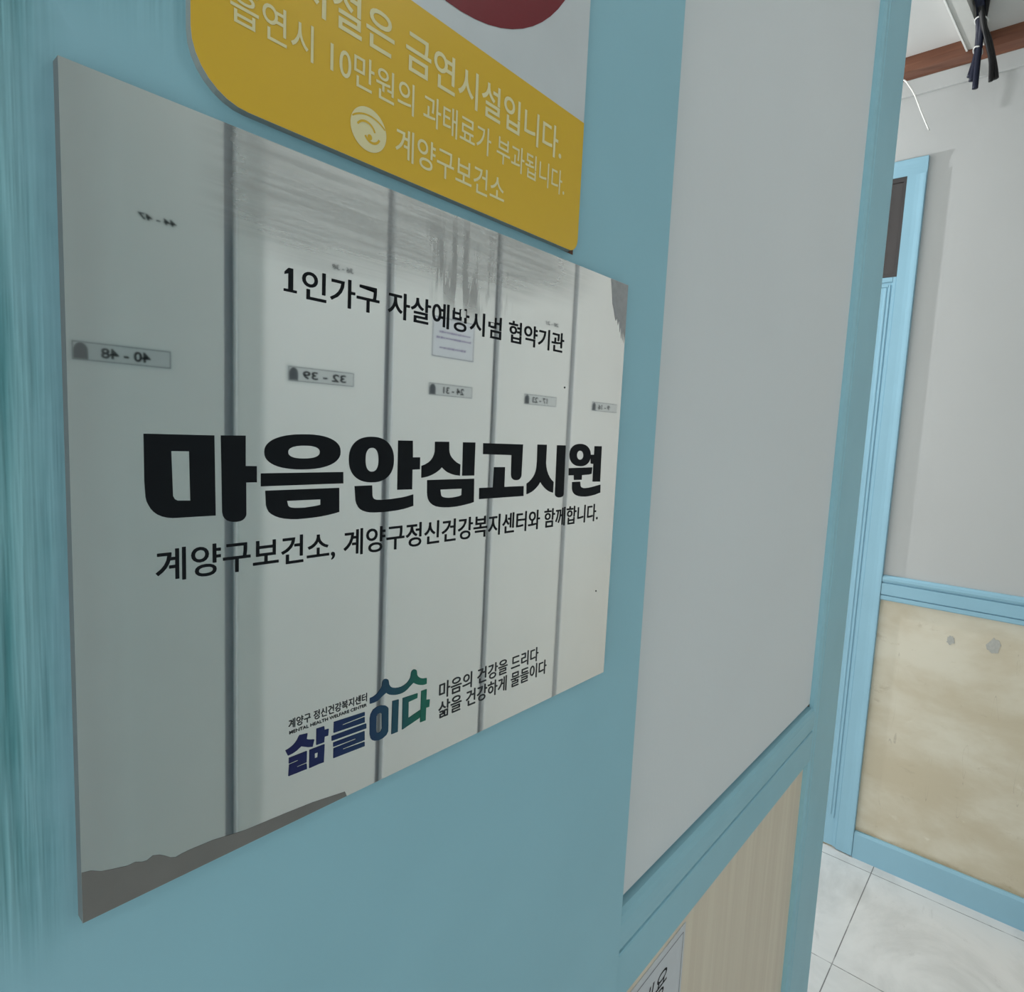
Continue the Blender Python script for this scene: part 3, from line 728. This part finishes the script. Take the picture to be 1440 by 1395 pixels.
# ------------------------------------------------------------------ paper on the wood panel
pn = thing('paper_notice', 'white paper sheet with a thin black border on the wood panel under the rail', 'notice', (0.525, 0.249, 0.60))
to_obj('sheet', boxes((0.4480, 0.6105, 0.2480, 0.2489, 0.580, 0.7750)), M_PAPER, pn)
bx0, bx1, bz0, bz1, t_ = 0.4540, 0.6060, 0.586, 0.7670, 0.0007
bd = [curve_mesh([[(bx0, bz0), (bx1, bz0), (bx1, bz1), (bx0, bz1)], [(bx0 + t_, bz0 + t_), (bx1 - t_, bz0 + t_), (bx1 - t_, bz1 - t_), (bx0 + t_, bz1 - t_)]])]
wall_print('border', bd, 0.2478, M_INK2, pn)
wall_print('lettering', [line_text('내용', 0.5130, 0.5715, 0.722, 0.7520, offset=0.0, shear=0.25)], 0.2478, M_INK, pn)

# ------------------------------------------------------------------ lockers across the corridor (seen in the mirror)
YL = -0.786
edges = [0.199, 0.585, 0.974, 1.361, 1.741, 2.128]
LT = 2.05
numbers = ['40 - 48', '32 - 39', '24 - 31', '17 - 23', '9 - 16']
plates = [(0.305, 0.459), (0.694, 0.859), (1.092, 1.252), (1.483, 1.646), (1.858, 2.022)]
tops = [('44 - 47', 0.407, 0.472), ('36 - 38', 0.797, 0.853), None, ('20 - 21', 1.570, 1.638), None]
descs = ['white steel locker labelled 40-48, leftmost in the mirrored notice', 'white steel locker labelled 32-39, reflected second in the mirrored notice',
         'white steel locker labelled 24-31 with a paper taped above its label', 'white steel locker labelled 17-23, reflected fourth in the mirrored notice', 'white steel locker labelled 9-16, rightmost in the mirrored notice']
for i in range(5):
    a, b = edges[i], edges[i + 1]
    t = thing('locker', descs[i], 'locker', ((a + b) / 2, YL - 0.21, 0.302), 'lockers facing the mirrored notice')
    to_obj('carcass', boxes((a - 0.022, b - 0.0225, YL - 0.42, YL - 0.020, 0.302, LT)), M_LOCKGAP, t)
    to_obj('door', boxes((a, b - 0.026, YL - 0.020, YL, 0.304, LT - 0.004), bevel=0.003), M_LOCKER, t)
    to_obj('edge_highlight', boxes((a - 0.0025, a - 0.0001, YL - 0.016, YL + 0.0005, 0.304, LT - 0.004)), M_EDGELIGHT, t)  # added pale strip, paints the highlight along the door edge
    p0, p1 = plates[i]
    zb, zt = 1.386, 1.417
    lab = to_obj('number_label', boxes((p0, p1, YL, YL + 0.0008, zb, zt)), M_LABEL, t)
    rim = 0.0035 if i < 2 else 0.0022
    mg = curve_mesh([[(p0 - rim, zb - rim), (p1 + rim, zb - rim), (p1 + rim, zt + rim), (p0 - rim, zt + rim)], [(p0, zb), (p1, zb), (p1, zt), (p0, zt)]])
    wall_print('margin', [mg], YL + 0.0006, M_LABEL_EDGE, lab, sgn=1)
    e = 0.0013
    bo = curve_mesh([[(p0, zb), (p1, zb), (p1, zt), (p0, zt)], [(p0 + e, zb + e), (p1 - e, zb + e), (p1 - e, zt - e), (p0 + e, zt - e)]])
    wall_print('border', [bo], YL + 0.0010, M_ICON, lab, sgn=1)
    ic = [(p0 + 0.002, zb + 0.002), (p0 + 0.023, zb + 0.002)] + [(p0 + 0.0125 + 0.0105 * math.cos(q * math.pi / 12), zb + 0.016 + 0.013 * math.sin(q * math.pi / 12)) for q in range(13)]
    wall_print('icon', [curve_mesh([ic])], YL + 0.0011, M_ICON, lab, sgn=1)
    if i == 0:
        tx = (0.425, 0.347)
    elif i == 1:
        tx = (0.838, 0.728)
    else:
        c0 = p0 + (0.050 if i == 2 else 0.038)
        tx = (c0 + 0.078, c0)
    wall_print('lettering', [line_text(numbers[i], tx[0], tx[1], zb + 0.006, zt - 0.007, offset=0.03)], YL + 0.0011, M_INK, lab, sgn=1)
    if tops[i]:
        s_, q0, q1 = tops[i]
        wall_print('handwriting', [line_text(s_, q1, q0, 1.6415, 1.6525, offset=0.03, shear=0.2)], YL + 0.0008, M_INK if i == 0 else M_ICON, t, sgn=1)
pn2 = thing('paper_notice', 'small pale paper with faded purple lines taped to a locker, reflected in the mirror', 'notice', (1.175, YL, 1.49))
to_obj('sheet', boxes((1.097, 1.253, YL, YL + 0.0008, 1.486, 1.592)), M_PAPER, pn2)
e = 0.0015
wall_print('border', [curve_mesh([[(1.0985, 1.4875), (1.2515, 1.4875), (1.2515, 1.5905), (1.0985, 1.5905)], [(1.0985 + e, 1.4875 + e), (1.2515 - e, 1.4875 + e), (1.2515 - e, 1.5905 - e), (1.0985 + e, 1.5905 - e)]])], YL + 0.001, M_ICON, pn2, sgn=1)
dash = []
for zc, xa, xb in ((1.553, 1.122, 1.232), (1.538, 1.112, 1.238), (1.512, 1.124, 1.222)):
    x = xa
    while x < xb:
        wd = random.uniform(0.004, 0.009)
        h_ = random.uniform(0.0018, 0.0034)
        dash.append(curve_mesh([[(x, zc - h_), (x + wd, zc - h_ * 0.8), (x + wd, zc + h_), (x, zc + h_ * 0.7)]]))
        x += wd + random.uniform(0.0006, 0.0022)
wall_print('faded_lines', dash, YL + 0.001, M_PURPLE, pn2, sgn=1)
bm = boxes((0.0, 2.13, YL - 0.42, YL + 0.012, 0.0, 0.300), bevel=0.004)
tag(to_obj('locker_plinth', bm, M_PLINTH), 'long dark grey plinth under the row of white lockers', 'plinth')

# ------------------------------------------------------------------ ceiling corner: duct, cables, wire
du = thing('cable_duct', 'slim white cable duct on the ceiling running to the brown moulding', 'duct', (1.75, 0.30, 2.39))
bm = bmesh.new()
def duct(bm, off0, off1, z0, z1):
    A = [(1.30, 0.352 - off0, z0), (1.30, 0.352 - off1, z0), (1.30, 0.352 - off1, z1), (1.30, 0.352 - off0, z1)]
    B = [(2.127, 0.283 - off0, z0), (2.127, 0.283 - off1, z0), (2.127, 0.283 - off1, z1), (2.127, 0.283 - off0, z1)]
    va = [bm.verts.new(p) for p in A]
    vb = [bm.verts.new(p) for p in B]
    for i in range(4):
        bm.faces.new((va[i], va[(i + 1) % 4], vb[(i + 1) % 4], vb[i]))
    bm.faces.new(va)
    bm.faces.new(vb)
duct(bm, 0.0, 0.036, 2.381, CEIL - 0.001)
to_obj('duct_body', bm, M_DUCT, du)
bm = bmesh.new()
duct(bm, -0.004, 0.0, 2.378, CEIL - 0.001)
to_obj('lit_duct_lip', bm, M_DUCTLIT, du)  # light on the left edge put in as a paler lip

cb = thing('cable_bundle', 'bundle of dark cut cables tied together, hanging from the ceiling by the brown moulding', 'cables', (1.95, 0.25, CEIL))
def cable(pts, r, mat):
    bm = bmesh.new()
    tube(bm, pts, r)
    to_obj('cable', bm, mat, cb, True)
cx = 2.04
# each runs down out of the ceiling, is tied twice and then splays to its cut end
cable([(1.86, 0.256, 2.420), (1.90, 0.254, 2.411), (1.94, 0.252, 2.404), (1.985, 0.250, 2.396), (1.998, 0.2495, 2.376), (2.012, 0.2490, 2.349), (2.03, 0.2515, 2.312), (2.032, 0.2605, 2.264)], 0.0062, M_NAVY)
cable([(1.87, 0.252, 2.422), (1.91, 0.250, 2.412), (1.945, 0.248, 2.405), (1.985, 0.248, 2.392), (2.000, 0.249, 2.368), (2.020, 0.2465, 2.340), (2.024, 0.2500, 2.300), (2.026, 0.2540, 2.250)], 0.0068, M_NAVY)
cable([(1.88, 0.245, 2.424), (1.92, 0.244, 2.412), (1.955, 0.244, 2.404), (1.986, 0.243, 2.386), (2.000, 0.243, 2.360), (2.014, 0.2440, 2.330), (2.018, 0.2450, 2.280), (2.020, 0.2440, 2.226)], 0.0066, M_NAVY)
cable([(1.89, 0.226, 2.424), (1.93, 0.229, 2.412), (1.965, 0.233, 2.404), (1.988, 0.237, 2.388), (2.004, 0.241, 2.362), (2.022, 0.2460, 2.330), (2.032, 0.2455, 2.285), (2.034, 0.2450, 2.240)], 0.0058, M_BLACKCABLE)
cable([(1.88, 0.249, 2.424), (1.92, 0.250, 2.412), (1.957, 0.249, 2.405), (1.980, 0.243, 2.385), (1.996, 0.237, 2.358), (2.016, 0.2270, 2.335), (2.024, 0.2110, 2.275), (2.026, 0.2040, 2.240)], 0.0070, M_BLACKCABLE)
cable([(1.89, 0.242, 2.426), (1.93, 0.244, 2.412), (1.960, 0.244, 2.403), (1.976, 0.241, 2.380), (1.988, 0.236, 2.354), (2.004, 0.2290, 2.328), (2.010, 0.2165, 2.280), (2.012, 0.2120, 2.230)], 0.0050, M_BLACKCABLE)
def tie(c, rx, ry):
    bm = bmesh.new()
    pts = [(c[0] + rx * math.cos(q * math.pi / 6), c[1] + ry * math.sin(q * math.pi / 6), c[2] + 0.004 * math.sin(q * math.pi / 6) - 0.5 * rx * math.cos(q * math.pi / 6)) for q in range(13)]
    tube(bm, pts, 0.0020, 8)
    to_obj('cable_tie', bm, M_TIE, cb, True)
tie((1.994, 0.2440, 2.374), 0.012, 0.0135)
tie((2.022, 0.2475, 2.318), 0.012, 0.0095)

wr = bmesh.new()
tube(wr, [(2.128, 0.470, 2.372), (2.118, 0.428, 2.347), (2.112, 0.409, 2.320), (2.108, 0.393, 2.290), (2.108, 0.375, 2.245), (2.114, 0.351, 2.189)], 0.0021)
tag(to_obj('white_wire', wr, M_WIRE, None, True), 'thin white wire end dangling below the brown moulding above the door', 'wire')

# ------------------------------------------------------------------ lamps (outside the picture)
hl = thing('ceiling_lamp', 'round white ceiling lamp over the corridor outside the picture', 'lamp', (0.80, -0.62, CEIL))
bm = bmesh.new()
lathe(bm, [(0.15, CEIL - 0.0005), (0.155, CEIL - 0.02), (0.15, CEIL - 0.03)], (0.80, -0.62), 48)
to_obj('lamp_base', bm, M_LAMP, hl, True)
bm = bmesh.new()
lathe(bm, [(0.145, CEIL - 0.03), (0.145, CEIL - 0.045), (0.13, CEIL - 0.058), (0.09, CEIL - 0.064), (0.02, CEIL - 0.066)], (0.80, -0.62), 48)
to_obj('diffuser', bm, M_GLOW, hl, True)
BX, BY, BZ = 1.861, 1.50, 2.09
bl = thing('pendant_bulb', 'bare bulb hanging on a cord round the corner outside the picture', 'lamp', (BX, BY, CEIL))
bm = bmesh.new()
lathe(bm, [(0.045, CEIL - 0.0005), (0.045, CEIL - 0.02), (0.024, CEIL - 0.03)], (BX, BY), 32)
to_obj('ceiling_rose', bm, M_LAMP, bl, True)
bm = bmesh.new()
tube(bm, [(BX, BY, CEIL - 0.028), (BX, BY, 2.25), (BX, BY, BZ + 0.03)], 0.003)
to_obj('cord', bm, M_LAMP, bl, True)
bm = bmesh.new()
lathe(bm, [(0.008, BZ + 0.035), (0.020, BZ + 0.03), (0.020, BZ - 0.02)], (BX, BY), 32)
to_obj('lamp_holder', bm, M_LAMP, bl, True)
bm = bmesh.new()
lathe(bm, [(0.012, BZ - 0.019), (0.016, BZ - 0.030), (0.028, BZ - 0.050), (0.029, BZ - 0.062), (0.020, BZ - 0.076), (0.004, BZ - 0.081)], (BX, BY), 32)
to_obj('bulb', bm, M_GLOW, bl, True)
